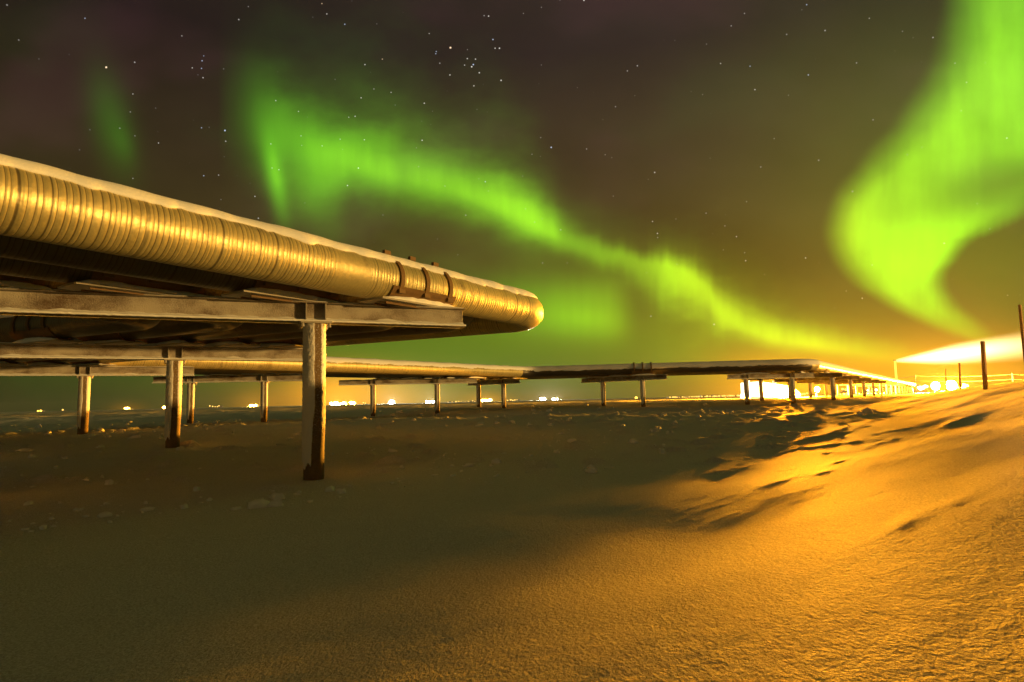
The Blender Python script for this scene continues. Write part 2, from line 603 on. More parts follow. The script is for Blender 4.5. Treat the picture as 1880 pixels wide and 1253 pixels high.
def add_tube(bm, pts, r, n=8):
    rings = []
    for i, p in enumerate(pts):
        p = Vector(p)
        t = (Vector(pts[min(i + 1, len(pts) - 1)]) - Vector(pts[max(i - 1, 0)])).normalized()
        a = t.cross(Vector((0, 0, 1)))
        a = a.normalized() if a.length > 1e-3 else Vector((1, 0, 0))
        b = t.cross(a)
        rr = r[i] if isinstance(r, (list, tuple)) else r
        rings.append([bm.verts.new(p + (a * math.cos(k * 2 * math.pi / n) + b * math.sin(k * 2 * math.pi / n)) * rr) for k in range(n)])
    for p0, p1 in zip(rings, rings[1:]):
        for k in range(n):
            bm.faces.new((p0[k], p0[(k + 1) % n], p1[(k + 1) % n], p1[k]))
    bm.faces.new(rings[0][::-1])
    bm.faces.new(rings[-1])


# ------------------------------------------------------------------ numpy noise
def vnoise(x, y, seed=0):
    xi, yi = np.floor(x).astype(np.int64), np.floor(y).astype(np.int64)
    xf, yf = x - xi, y - yi

    def h(i, j):
        n = (i * 374761393 + j * 668265263 + seed * 974634777) & 0x7fffffff
        n = ((n ^ (n >> 13)) * 1274126177) & 0x7fffffff
        n = (n ^ (n >> 16)) & 0xffff
        ang = n * (2 * np.pi / 65536.0)
        return np.cos(ang), np.sin(ang)

    def g(i, j, dx, dy):
        a, b = h(i, j)
        return a * dx + b * dy
    u = xf * xf * xf * (xf * (xf * 6 - 15) + 10)
    v = yf * yf * yf * (yf * (yf * 6 - 15) + 10)
    n00, n10 = g(xi, yi, xf, yf), g(xi + 1, yi, xf - 1, yf)
    n01, n11 = g(xi, yi + 1, xf, yf - 1), g(xi + 1, yi + 1, xf - 1, yf - 1)
    return (n00 * (1 - u) + n10 * u) * (1 - v) + (n01 * (1 - u) + n11 * u) * v * 1.0


def fbm(x, y, oct=3, seed=0, gain=0.5):
    s, a = 0, 1.0
    for o in range(oct):
        s = s + a * vnoise(x * 2 ** o + 17.3 * o, y * 2 ** o - 9.1 * o, seed + o)
        a *= gain
    return s


def smooth01(t):
    t = np.clip(t, 0, 1)
    return t * t * (3 - 2 * t)


# ------------------------------------------------------------------ snow ground
UX, UY = 0.566, 0.824                      # the direction of the road and of the pipe runs
BASE_D = np.array([-2000, -5, 3, 7, 10.4, 16, 22, 33, 43, 47, 51, 60, 120, 9000.0])
BASE_Z = np.array([-1.40, -1.34, -1.30, -1.26, -1.20, -0.98, -0.84, -0.86, -0.86, -0.66, -0.48, -0.46, -0.50, -0.60])


def base_height(y):
    z = 0
    for k, wgt in ((-2.0, .2), (-1.0, .2), (0, .2), (1.0, .2), (2.0, .2)):
        z = z + wgt * np.interp(y + k, BASE_D, BASE_Z)
    return z


BANK_A = np.linspace(0, 1.12, 200)                # bank profile: hollow foot, even slope, rounded crest
BANK_S = np.cumsum(smooth01(BANK_A / 0.5) * smooth01((1.10 - BANK_A) / 0.2))
BANK_S = BANK_S / BANK_S[-1]


# a few wind drifts on the bank: place, half length and half width along the wind, height
DRIFTS = [(2.75, 6.6, .50, .13, .015), (3.25, 6.7, .26, .10, .012), (3.9, 7.6, .32, .11, .02), (2.15, 3.5, .40, .08, .008),
          (2.55, 3.7, .26, .07, .007), (5.6, 9.6, .8, .16, .022), (7.6, 10.9, 1.1, .18, .025), (6.4, 13.5, 1.0, .25, .04)]


def ground_rel(x, y, detail=True):
    x, y = np.asarray(x, float), np.asarray(y, float)
    d = np.sqrt(x * x + y * y) + 1e-6
    w = x * UY - y * UX                    # distance to the right of the camera, across the road line
    t = x * UX + y * UY
    near = np.exp(-(d / 60.0) ** 2)
    b = base_height(y)
    m = smooth01((w + 5.2 + 0.4 * fbm(x / 2.2, y / 2.6, 2, 29)) / 5.2)
    b = b * (1 - m) + np.interp(y, [-60, 0, 60, 200], [-1.05, -1.0, -0.62, -0.5]) * m
    w2 = w + 0.55 * fbm(t / 9.0, w / 5.0, 2, 5) * near
    # low drift added across the field to keep the shelter lamps' light off
    wob = fbm(x / 5.0, y / 7.0, 3, 25)
    shade_drift = (0.19 + 0.10 * wob) * np.exp(-((y - 24.0 - 0.10 * x - 2.5 * wob) / 4.0) ** 2) * smooth01((x + 16) / 8.0) * smooth01((-5.4 - w + 2.0 * fbm(x / 3.0, y / 3.0, 2, 27)) / 5.5)
    b = b + shade_drift
    foot = 3.4 + 3.4 * smooth01((t - 4.0) / 40.0)
    s = np.interp((w2 + foot) / (5.2 + foot), BANK_A, BANK_S)
    z = b * (1 - s) + 0.70 * s
    z = z - 0.10 * smooth01((w - 12) / 8.0) - 1.6 * smooth01((w - 22) / 10.0)
    bank = smooth01((w + 3.5 + 3.0 * smooth01((t - 4.0) / 40.0)) / 4.0)
    # broad swells, sastrugi and ripples, stretched along the wind
    ca, sa = math.cos(R(43)), math.sin(R(43))      # wind bearing 47 degrees right of straight ahead
    p, q = x * sa + y * ca, x * ca - y * sa        # along, across the wind
    p, q = x * math.sin(R(47)) + y * math.cos(R(47)), x * math.cos(R(47)) - y * math.sin(R(47))
    z = z + 0.085 * fbm(p / 9.0, q / 3.2, 2, 11) * (0.5 + 0.15 * bank) * np.clip(d / 6.0, .25, 1.6)
    far = np.clip((d - 25) / 60.0, 0, 1)
    z = z + far * 0.16 * fbm(x / 7.0, y / 5.0, 3, 21) * (1 - 0.8 * bank)
    for dx, dy, lp, lq, h in DRIFTS:
        ex, ey = x - dx, y - dy
        ep, eq = ex * math.sin(R(47)) + ey * math.cos(R(47)), ex * math.cos(R(47)) - ey * math.sin(R(47))
        z = z + h * np.exp(-(ep / lp) ** 2 - (eq / lq) ** 2) * (1 + 0.5 * vnoise(ep / 0.3, eq / 0.1, 77))
    z = z + 0.016 * fbm(p / 2.6, q / 0.95, 2, 45) * bank * np.clip(d / 5.0, .3, 1.5)
    if detail:
        n1 = fbm(p / 0.85, q / 0.26, 3, 31)
        ridge = np.maximum(0, fbm(p / 2.6, q / 0.75, 2, 41) - 0.12)
        z = z + (0.0024 * n1 + 0.007 * ridge) * np.clip(d / 2.5, .35, 1.0)
        r2 = fbm(p / 0.13, q / 0.065, 2, 51)
        z = z + 0.0014 * r2 * (0.45 + 0.65 * bank) * np.exp(-(d / 16.0) ** 2)
        lump = np.maximum(0, fbm(x / 0.9, y / 0.7, 3, 61) - 0.28)
        z = z + 0.30 * lump * (1 - bank) * smooth01((d - 7) / 6.0) * np.exp(-(d / 90.0) ** 2)
    return z


def ground_z(x, y, detail=False):
    return EYE + float(ground_rel(np.array([x]), np.array([y]), detail)[0])


def build_ground():
    az = np.concatenate([np.arange(-50, 52, 0.22), np.arange(52, 310, 4.0)])
    az = np.radians(az)
    r = [0.3]
    while r[-1] < 90:
        r.append(r[-1] * 1.0078)
    while r[-1] < 2600:
        r.append(r[-1] * 1.035)
    r = np.array(r)
    rr, aa = np.meshgrid(r, az, indexing='ij')
    x, y = rr * np.sin(aa), rr * np.cos(aa)
    z = EYE + ground_rel(x, y)
    me = grid_mesh('snow_ground', np.stack([x, y, z], -1), closed_v=True)
    bm = bmesh.new()
    bm.from_mesh(me)
    bm.verts.ensure_lookup_table()
    n = len(az)
    bm.faces.new([bm.verts[i] for i in range(n)])
    bmesh.ops.recalc_face_normals(bm, faces=bm.faces[-1:])
    bm.to_mesh(me)
    bm.free()
    o = link('snow_ground', me, GROUND, smooth=True)
    if o.data.polygons[0].normal.z < 0:
        o.data.flip_normals()
    tag(o, kind='structure')


build_ground()


def build_clumps():
    """crumbs and blocks of wind-broken snow strewn over the field"""
    rng = np.random.default_rng(4)
    bm = bmesh.new()
    spots = []
    for k in range(1100):
        d = 8.5 * (1 + rng.random() ** 1.6 * 5.0)
        a = R(-42 + 62 * rng.random())
        x, y = d * math.sin(a), d * math.cos(a)
        w = x * UY - y * UX
        if w > -4.5 or float(vnoise(np.array([x / 3.3]), np.array([y / 3.3]), 71)[0]) < -0.05:
            continue
        spots.append((x, y, (0.013 + 0.045 * rng.random() ** 5) * (1 + d / 30)))
    for px, py, dep, s in ((200, 890, 9.9, .10), (360, 905, 9.3, .085), (545, 925, 8.8, .06), (50, 935, 8.3, .06), (110, 930, 8.4, .05),
                           (195, 938, 8.3, .055), (830, 852, 11.5, .05), (640, 900, 9.4, .04), (120, 830, 14, .11), (60, 825, 14.5, .10),
                           (1592, 775, 22, .16), (1605, 768, 23, .13), (1580, 777, 21.5, .11), (1560, 806, 16, .05), (1385, 770, 22, .06)):
        p = at(px, py, dep)
        spots.append((p.x, p.y, s * (0.6 if py > 800 else 1.0)))
    for x, y, s in spots:
        z = ground_z(x, y, True)
        mtx = Matrix.Translation((x, y, z + s * 0.05)) @ Matrix.Rotation(rng.random() * 6.3, 4, 'Z') @ Matrix.Rotation(rng.random() * .8, 4, 'X')
        ret = bmesh.ops.create_icosphere(bm, subdivisions=2 if s > .05 else 1, radius=1.0)
        sc = Vector((s * (1.0 + rng.random()), s * (0.6 + .5 * rng.random()), s * (0.6 + .8 * rng.random())))
        for v in ret['verts']:
            j = 0.62 + 0.76 * rng.random()
            v.co = mtx @ Vector((v.co.x * sc.x * j, v.co.y * sc.y * j, v.co.z * sc.z * j))
    o = link('snow_clumps', bm_mesh('snow_clumps', bm), SNOW, smooth=True)
    tag(o, kind='stuff')


build_clumps()


# ------------------------------------------------------------------ pipes
PIPE_R, GAP, NPIPE = 0.365, 1.06, 6
UA = Vector((UX, UY))
E1, E0, E2, E3 = Vector((0.84, 14.84)), Vector((-16.1, 23.0)), Vector((1.0, 47.9)), Vector((21.4, 45.0))
A0 = E1 - UA * 34.0
E9 = E3 + UA * 230.0
SPINE = [A0, E1, E0, E2, E3, E9]
# pipe axis height above the eye at each spine point
SPINE_Z = [2.42, 2.03, 2.01, 2.13, 2.10, 2.10]


def left(v):
    return Vector((-v.y, v.x))


def offset_path(k):
    dirs = [(b - a).normalized() for a, b in zip(SPINE, SPINE[1:])]
    out = [SPINE[0] + left(dirs[0]) * k]
    for i in range(1, len(SPINE) - 1):
        d0, d1 = dirs[i - 1], dirs[i]
        p0, p1 = SPINE[i] + left(d0) * k, SPINE[i] + left(d1) * k
        den = d0.x * d1.y - d0.y * d1.x
        t = ((p1 - p0).x * d1.y - (p1 - p0).y * d1.x) / den
        out.append(p0 + d0 * t)
    out.append(SPINE[-1] + left(dirs[-1]) * k)
    return out


def rounded(path, rad, step_line):
    """points along a polyline with round bends -> list of (x, y, z, bend)"""
    P = [Vector((p.x, p.y, z)) for p, z in zip(path, SPINE_Z)]
    pts = []
    cur = P[0]
    for i in range(1, len(P)):
        last = i == len(P) - 1
        if last:
            end = P[i]
        else:
            d0, d1 = (P[i] - P[i - 1]).normalized(), (P[i + 1] - P[i]).normalized()
            ang = d0.angle(d1)
            cut = (rad if i == 1 else (1.5, 1.6, 2.6)[i - 2]) * math.tan(ang / 2)
            end = P[i] - d0 * cut
        L = (end - cur).length
        n = max(1, int(L / step_line(cur)))
        for k in range(n):
            pts.append((cur.lerp(end, k / n), 0.0))
        if last:
            pts.append((end, 0.0))
        else:
            nxt = P[i] + d1 * cut
            nb = 14
            for k in range(nb + 1):
                t = k / nb
                # quadratic bezier weighted to a circular arc
                wgt = math.cos(ang / 2)
                den = (1 - t) ** 2 + 2 * wgt * t * (1 - t) + t * t
                p = (end * (1 - t) ** 2 + P[i] * (2 * wgt * t * (1 - t)) + nxt * t * t) / den
                pts.append((p, 1.0))
            cur = pts[-1][0]
            pts.pop()
    return pts


def frames(pts):
    n = len(pts)
    P = np.array([[p.x, p.y, p.z + EYE] for p, _ in pts])
    T = np.gradient(P, axis=0)
    T /= np.linalg.norm(T, axis=1)[:, None]
    S = np.cross(T, np.array([0, 0, 1.0]))        # to the right of travel
    S /= np.linalg.norm(S, axis=1)[:, None]
    N = np.cross(S, T)
    along = np.concatenate([[0], np.cumsum(np.linalg.norm(np.diff(P, axis=0), axis=1))])
    return P, T, S, N, along


LABELS = [
    'front pipeline with gold-lit ribbed jacket, snowy top and rounded elbow against the aurora',
    'shaded pipeline lying directly behind the front gold-lit one',
    'dark pipeline third from the front, cradled over the long beam',
    'dark pipeline fourth from the front, crossing above the left of the near beam',
    'dark pipeline fifth from the front, second from the innermost side',
    'innermost pipeline of the six, farthest from the front gold-lit one']
PIPES, PATHS = [], []


def build_pipe(k):
    path = offset_path(k * GAP)
    PATHS.append(path)
    pts = rounded(path, 0.95, lambda c: 0.12 if (k == 0 and c.y < 5) else 0.45)
    P, T, S, N, along = frames(pts)
    bend = np.array([b for _, b in pts])
    root = empty('pipeline', (0, 0, 0), LABELS[k], 'pipeline', 'parallel pipelines on the supports')
    PIPES.append(root)
    a = np.linspace(0, 2 * np.pi, 56, endpoint=False)
    ring = S[:, None, :] * np.cos(a)[None, :, None] + N[:, None, :] * np.sin(a)[None, :, None]
    rad = PIPE_R + 0.006 * bend
    pos = P[:, None, :] + ring * rad[:, None, None]
    at_s = np.repeat(along[:, None], len(a), 1)
    plain = bend.copy()
    if k == 0:                             # a plain sleeve between two ribbed lengths
        plain = np.maximum(plain, (np.hypot(P[:, 0] + 2.66, P[:, 1] - 9.7) < 0.36).astype(float))
    rib = np.repeat((1 - plain)[:, None], len(a), 1)
    darken = 0.85 * (k > 0) + (1 - 0.85 * (k > 0)) * ((P[:, 0] > 0.5) & (P[:, 1] > 40) & (P[:, 0] < 21.5 + 0 * P[:, 1])).astype(float)    # shade painted into the inner pipes' colour; far crosswise run fully darkened
    me = grid_mesh('jacket', pos, closed_v=True, attrs={'along': at_s, 'ribbed': rib, 'darkened': np.repeat(darken[:, None], len(a), 1)})
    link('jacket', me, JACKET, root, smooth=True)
    # snow lying along the top, thick in the middle and ragged at its lower edges
    pts = rounded(path, 0.95, lambda c: 0.09 if c.y < 30 and k == 0 else 0.22)
    P, T, S, N, along = frames(pts)
    m = 22
    t = np.linspace(-1, 1, m)
    jag = fbm(along / 0.16, along * 0 + 3.3 + k, 3, 81 + k) * 0.16 + fbm(along / 1.3, along * 0 + 7.7, 2, 91 + k) * 0.22
    jag2 = fbm(along / 0.16, along * 0 + 5.3 + k, 3, 101 + k) * 0.16 + fbm(along / 1.3, along * 0 + 9.7, 2, 111 + k) * 0.22
    wide = np.interp(P[:, 1], [17, 24], [0.80, 1.20])
    wide = np.where((P[:, 0] > 1.5) & (P[:, 1] > 40), 1.52, wide)
    half = wide + jag                      # right-hand lower edge, radians from the top
    halfl = wide + jag2
    th = np.where(t[None, :] < 0, t[None, :] * halfl[:, None], t[None, :] * half[:, None])
    ang = np.pi / 2 - th
    thick = (0.010 + 0.058 * np.clip(1 - np.abs(t) ** 2.6, 0, 1))[None, :] * (1 + 0.35 * fbm(along / 0.8, along * 0 + 1.1, 2, 121)[:, None])
    ringp = S[:, None, :] * np.cos(ang)[..., None] + N[:, None, :] * np.sin(ang)[..., None]
    outer = P[:, None, :] + ringp * (PIPE_R + 0.006 + thick)[..., None]
    inner = P[:, None, :] + ringp * (PIPE_R - 0.02)
    loop = np.concatenate([outer, inner[:, ::-1, :]], 1)
    me = grid_mesh('snow_cover', loop, closed_v=True)
    o = link('snow_cover', me, SNOW, root, smooth=True)
    return root


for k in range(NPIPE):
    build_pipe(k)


def seg_cross(p, q, a, b):
    r, s = q - p, b - a
    den = r.x * s.y - r.y * s.x
    if abs(den) < 1e-9:
        return None
    t = ((a - p).x * s.y - (a - p).y * s.x) / den
    u = ((a - p).x * r.y - (a - p).y * r.x) / den
    return (t, u) if 0 <= t <= 1 and 0 <= u <= 1 else None


def saddle(pipe, pos, d, near, zc, ztop, proud=0.034):
    """wrap-around cradle on a slide shoe, strapped with three bands"""
    S = Vector((d.y, -d.x, 0))
    D = Vector((d.x, d.y, 0))
    C = Vector((pos.x, pos.y, zc))
    half_len = 0.80
    bm = bmesh.new()
    na = 12
    a0, a1 = R(-158), R(-22)
    r0, r1 = PIPE_R + 0.008, PIPE_R + 0.024
    rings = []
    for e in (-half_len, half_len):
        row = []
        for i in range(na + 1):
            a = a0 + (a1 - a0) * i / na
            for r in (r0, r1):
                row.append(bm.verts.new(C + D * e + S * (math.cos(a) * r) + Vector((0, 0, math.sin(a) * r))))
        rings.append(row)
    A, B = rings
    for i in range(na):
        j = 2 * i
        bm.faces.new((A[j + 1], A[j + 3], B[j + 3], B[j + 1]))
        bm.faces.new((A[j + 2], A[j], B[j], B[j + 2]))
        bm.faces.new((A[j], A[j + 2], A[j + 3], A[j + 1]))
        bm.faces.new((B[j], B[j + 1], B[j + 3], B[j + 2]))
    bm.faces.new((A[0], A[1], B[1], B[0]))
    bm.faces.new((A[-1], A[-2], B[-2], B[-1]))
    zb = zc - PIPE_R - 0.02
    h = max(0.02, (zb - ztop) / 2)
    for off in (-0.13, 0.13):
        add_box(bm, C + S * off - Vector((0, 0, PIPE_R + 0.0 + h)), half_len - 0.03, 0.012, h + 0.015, (D, S, Vector((0, 0, 1))))
    o = link('saddle', bm_mesh('saddle', bm), SADDLE, pipe)
    if near:
        for e in (-0.62, 0.0, 0.62):
            bm = bmesh.new()
            prof = [(-.045, .010), (.045, .010), (.045, proud), (-.045, proud)]
            rows = []
            for i in range(33):
                a = R(-28) + (R(208) - R(-28)) * i / 32
                rows.append([bm.verts.new(C + D * (e + u_) + (S * math.cos(a) + Vector((0, 0, 1)) * math.sin(a)) * (PIPE_R + v_)) for u_, v_ in prof])
            for p0, p1 in zip(rows, rows[1:]):
                for j in range(4):
                    bm.faces.new((p0[j], p0[(j + 1) % 4], p1[(j + 1) % 4], p1[j]))
            bm.faces.new(rows[0][::-1])
            bm.faces.new(rows[-1])
            for a in (R(-33), R(90)):
                rr = PIPE_R + (0.045 if a < 0 else 0.125)
                add_box(bm, C + D * e + (S * math.cos(a) + Vector((0, 0, 1)) * math.sin(a)) * rr, 0.07, 0.03, 0.035, (D, S, Vector((0, 0, 1))))
            link('band', bm_mesh('band', bm), SADDLE, o)
    return o


# ------------------------------------------------------------------ supports
POST_R = 0.162
BEAM_H = 0.33


def post_mesh(height, near, seed):
    nz, na = (190, 84) if near else (14, 20)
    z = np.linspace(0, height, nz)
    a = np.linspace(0, 2 * np.pi, na, endpoint=False)
    zz, aa = np.meshgrid(z, a, indexing='ij')
    deg = (np.degrees(aa) + 360) % 360                      # 0 = +X (right), 270 = towards the camera
    up = zz / height
    l0 = np.clip((deg - 160 - 48 * np.clip(1 - up * 1.9, 0, 1)) / 12, 0, 1) * np.clip((291 + 8 * vnoise(zz * 3, zz * 0 + seed, 3) - 22 * np.clip(1 - up * 2.0, 0, 1) - deg) / 6, 0, 1)
    l0 = l0 * np.clip((zz - 0.42 - 0.05 * np.cos(aa * 7)) / 0.10, 0, 1)
    r0 = np.clip((deg - 316) / 16, 0, 1) + np.clip((60 - deg) / 20, 0, 1) * (deg < 90)
    r0 = np.clip(r0, 0, 1) * np.clip((zz - 0.62) / 0.6, 0, 1)
    rime = np.clip(l0 + r0 * (0.62 + 0.25 * np.clip(up * 2 - .7, 0, 1)), 0, 1)
    fuzz = fbm(aa * 9 + seed, zz * 16, 3, 131) if near else 0 * zz
    edge = rime * (1 - np.abs(2 * rime - 1) * 0.4)
    rad = POST_R + 0.022 * l0 + 0.010 * r0 + (0.035 * np.maximum(0, fuzz) * edge)
    P = np.stack([np.cos(aa) * rad, np.sin(aa) * rad, zz], -1)
    return grid_mesh('post', P, closed_v=True, attrs={'rime': rime})


def ibeam(bm, a, b, z0, h, bf=0.15, tf=0.022, tw=0.012):
    d = (b - a)
    L = d.length / 2
    d = d.normalized()
    D, S, Z = Vector((d.x, d.y, 0)), Vector((d.y, -d.x, 0)), Vector((0, 0, 1))
    c = (a + b) / 2
    C = Vector((c.x, c.y, z0 + h / 2))
    add_box(bm, C + Z * (h / 2 - tf / 2), L, bf, tf / 2, (D, S, Z))
    add_box(bm, C - Z * (h / 2 - tf / 2), L, bf, tf / 2, (D, S, Z))
    add_box(bm, C, L - 0.004, tw, h / 2 - tf, (D, S, Z))


def snow_heap(bm, C, D, S, L, W, H, seed, shear=0.0):
    """a smooth low drift lying on a plate"""
    n, m = 15, 8
    vs = [[None] * m for _ in range(n)]
    for i in range(n):
        for j in range(m):
            u, v = 2 * i / (n - 1) - 1, 2 * j / (m - 1) - 1
            hgt = (max(0.0, 1 - abs(u) ** 3) ** .6) * (max(0.0, 1 - abs(v) ** 3) ** .6)
            hgt *= H * (0.75 + 0.6 * math.sin(u * 2.3 + seed) * 0.5 + 0.2 * random.random())
            vs[i][j] = bm.verts.new(C + D * (u * L) + S * (v * W + 0.012 * math.sin(u * 17 + seed)) + Vector((0, 0, max(hgt, 0.002))))
    for i in range(n - 1):
        for j in range(m - 1):
            bm.faces.new((vs[i][j], vs[i + 1][j], vs[i + 1][j + 1], vs[i][j + 1]))
    edge = [vs[i][0] for i in range(n)] + [vs[n - 1][j] for j in range(1, m)] + [vs[i][m - 1] for i in range(n - 2, -1, -1)] + [vs[0][j] for j in range(m - 2, 0, -1)]
    low = [bm.verts.new(v.co - Vector((0, 0, max(0.004, v.co.z - C.z + 0.004)))) for v in edge]
    for i in range(len(edge)):
        j = (i + 1) % len(edge)
        bm.faces.new((edge[j], edge[i], low[i], low[j]))
    bm.faces.new(low)


def pipe_z(x, y, seg, path):
    a, b = path[seg], path[seg + 1]
    t = (Vector((x, y)) - a).length / (b - a).length
    return EYE + SPINE_Z[seg] + (SPINE_Z[seg + 1] - SPINE_Z[seg]) * t


def support(label, posts, end_a, end_b, zb, near=0, beam_mat=None, group='pipeline supports'):
    """posts: list of Vector2, end_a/end_b: beam ends, zb: underside of the beam above the eye"""
    c = posts[0]
    root = empty('pipe_support', (c.x, c.y, ground_z(c.x, c.y)), label, 'pipe support', group)
    inv = root.location
    zb = EYE + zb
    ztop = zb + BEAM_H
    d2 = (end_b - end_a).normalized()
    D, S, Z = Vector((d2.x, d2.y, 0)), Vector((d2.y, -d2.x, 0)), Vector((0, 0, 1))

    def put(name, bm_or_me, m, parent=root, smooth=False, bevel=0.0):
        me = bm_or_me if isinstance(bm_or_me, bpy.types.Mesh) else bm_mesh(name, bm_or_me, bevel)
        if parent is root:
            me.transform(Matrix.Translation(-inv))
        return link(name, me, m, parent, smooth=smooth)

    bm = bmesh.new()
    ibeam(bm, end_a, end_b, zb, BEAM_H)
    put('beam', bm, beam_mat or (BEAM if near else FARBEAM), bevel=0.004 if near else 0)
    if near:
        # rime packed in the lower corner of the beam and fringing its flange edges
        bm = bmesh.new()
        n_ = int((end_b - end_a).length / 0.035)
        for side in (-1, 1):
            rows = []
            for i in range(n_ + 1):
                e0 = end_a.lerp(end_b, i / n_)
                t_ = i * 0.035 + side * 50
                j1 = float(fbm(np.array([t_ / .5]), np.array([side * 3.0]), 2, 141)[0])
                j2 = float(fbm(np.array([t_ / .06]), np.array([side * 9.0]), 2, 151)[0])
                B3 = Vector((e0.x, e0.y, zb)) + S * (0.013 * side)
                hgt, out = 0.05 + 0.05 * max(-.6, j1) + 0.008 * j2, 0.137 + 0.012 * j2 + 0.016
                prof = [(0, hgt + .022), (.045, .036 + .012 * j1), (.10, .030), (out, .026 + .006 * j2), (out + .010, .010 + .008 * j2), (out, -.008 + .008 * j2), (.12, -.003)]
                rows.append([bm.verts.new(B3 + S * (side * u_) + Z * v_) for u_, v_ in prof])
            for r0_, r1_ in zip(rows, rows[1:]):
                for j in range(len(r0_) - 1):
                    bm.faces.new((r0_[j], r0_[j + 1], r1_[j + 1], r1_[j]))
        put('rime', bm, SNOW, smooth=True)
    for i, p in enumerate(posts):
        zg = ground_z(p.x, p.y) - 0.25
        top = zb - 0.034
        me = post_mesh(top - zg, near, i + p.x)
        if near:
            # drop below the snow line: rime starts above it
            pass
        o = link('post', me, POST, root, smooth=True)
        o.location = Vector((p.x, p.y, zg)) - inv
        bm = bmesh.new()
        P3 = Vector((p.x, p.y, 0))
        add_box(bm, P3 + Z * (zb - 0.017), 0.25, 0.22, 0.0165, (D, S, Z))
        put('cap_plate', bm, CAP, bevel=0.004 if near else 0)
        if near:
            for side in (-1, 1):
                for e in (-0.155, 0.155):
                    bm = bmesh.new()
                    add_box(bm, P3 + D * e + S * (side * 0.079) + Z * (zb + BEAM_H / 2), 0.007, 0.065, BEAM_H / 2 - 0.0225, (D, S, Z))
                    put('stiffener', bm, CAP)
            for e in (-0.21, 0.21):
                for side in (-0.17, 0.17):
                    bm = bmesh.new()
                    bmesh.ops.create_cone(bm, cap_ends=True, segments=7, radius1=0.030, radius2=0.024, depth=0.06,
                                          matrix=Matrix.Translation(P3 + D * e + S * side + Z * (zb - 0.064)))
                    put('bolt', bm, CAP)
    # a slide plate under every pipe with its own drift of snow
    for k, path in enumerate(PATHS):
        for s in range(len(path) - 1):
            hit = seg_cross(end_a, end_b, path[s], path[s + 1])
            if not hit:
                continue
            pos = end_a.lerp(end_b, hit[0])
            pd = (path[s + 1] - path[s]).normalized()
            PD, PS = Vector((pd.x, pd.y, 0)), Vector((pd.y, -pd.x, 0))
            zc = pipe_z(pos.x, pos.y, s, path)
            saddle(PIPES[k], pos, pd, near >= 1 and (k == 0 or near == 2), zc, ztop + 0.036, 0.034 if near == 2 or pos.x < -3 else 0.085)
            bm = bmesh.new()
            C = Vector((pos.x, pos.y, ztop + 0.019))
            add_box(bm, C, 1.0, 0.30, 0.015, (PD, PS, Z))
            pl = put('slide_plate', bm, CAP)
            bm = bmesh.new()
            Cs = C + Z * 0.017 - inv
            for side in (-1, 1):
                snow_heap(bm, Cs + PS * (side * 0.222), PD, PS, 0.97, 0.075, 0.095, k * 1.7 + side)
            link('snow', bm_mesh('snow', bm), SNOW, pl, smooth=True)
    # loose snow along the top flange
    bm = bmesh.new()
    L = (end_b - end_a).length
    nseg = max(2, int(L / 1.4))
    for i in range(nseg):
        e0 = end_a.lerp(end_b, (i + 0.5) / nseg)
        snow_heap(bm, Vector((e0.x, e0.y, ztop + 0.002)) - inv, D, S, L / nseg / 2 * 0.98, 0.135, 0.030, i * 2.1)
    link('beam_snow', bm_mesh('beam_snow', bm), SNOW, root, smooth=True)
    return root


def V2(px, depth):
    p = at(px, 740, depth)
    return Vector((p.x, p.y))


# near bent, its beam coming towards the camera on the left
p1 = V2(577, 10.35)
d1 = Vector((.907, .42)).normalized()
support('nearest pipeline support, tall frosted post with its long beam just above it',
        [p1, p1 - d1 * 4.9], p1 - d1 * 7.6, p1 + d1 * 2.62, 1.37, near=2)
p2 = V2(319, 16.0)
d2 = Vector((.87, .49)).normalized()
support('second nearest pipeline support, rime-streaked post left of the nearest one',
        [p2, p2 - d2 * 4.9], p2 - d2 * 7.4, p2 + d2 * 3.7, 1.24, near=2)
p3 = V2(154, 22.5)
support('third pipeline support, leftmost post with a bright yellow rime edge',
        [p3, p3 - d2 * 4.9], p3 - d2 * 7.4, p3 + d2 * 3.5, 1.24, near=1)
support('pipeline support with two slim posts seen just right of the second post',
        [V2(350, 33.2), V2(485, 33.8)], V2(280, 32.8), V2(565, 34.2), 1.33, near=1)
support('pipeline support standing right of the nearest post, with a dark beam on two slim posts',
        [V2(685, 43), V2(803, 43.8)], V2(622, 42.5), V2(876, 44.4), 1.30, near=1)
support('pipeline support under the far bend where the gold-lit pipe turns grey',
        [V2(879, 51.5), V2(925, 49.8)], V2(860, 52.4), V2(955, 48.6), 1.34, near=1)
p11, p10 = V2(1181, 46.7), V2(1108, 49.0)
dd = (p11 - p10).normalized()
support('pipeline support on two posts halfway along the far crosswise run',
        [p10, p11], p10 - dd * 2.0, p11 + dd * 2.0, 1.30, near=1)
support('pipeline support in front of the glaring white shelter',
        [V2(1372, 46.5), V2(1457, 46.9)], V2(1338, 46.3), V2(1497, 47.1), 1.22, near=1)

# the straight run towards the flare: a row of supports getting smaller
K_ROW = 9888.0
vn = Vector((UY, -UX))
sp = 12.0 * UY
z0 = K_ROW / 199.0
row_names = ['first', 'second', 'third', 'fourth', 'fifth', 'sixth', 'seventh', 'eighth', 'ninth', 'tenth', 'eleventh', 'twelfth',
             'thirteenth', 'fourteenth', 'fifteenth', 'sixteenth', 'seventeenth']
for i in range(15):
    dep = z0 + sp * i
    r_ = V2(1730 - K_ROW / dep, dep)
    support('%s support counting away from the bend in the receding row towards the flare' % row_names[i],
            [r_, r_ - vn * 5.4], r_ - vn * 6.8, r_ + vn * 0.75, 1.27, group='receding row of supports')


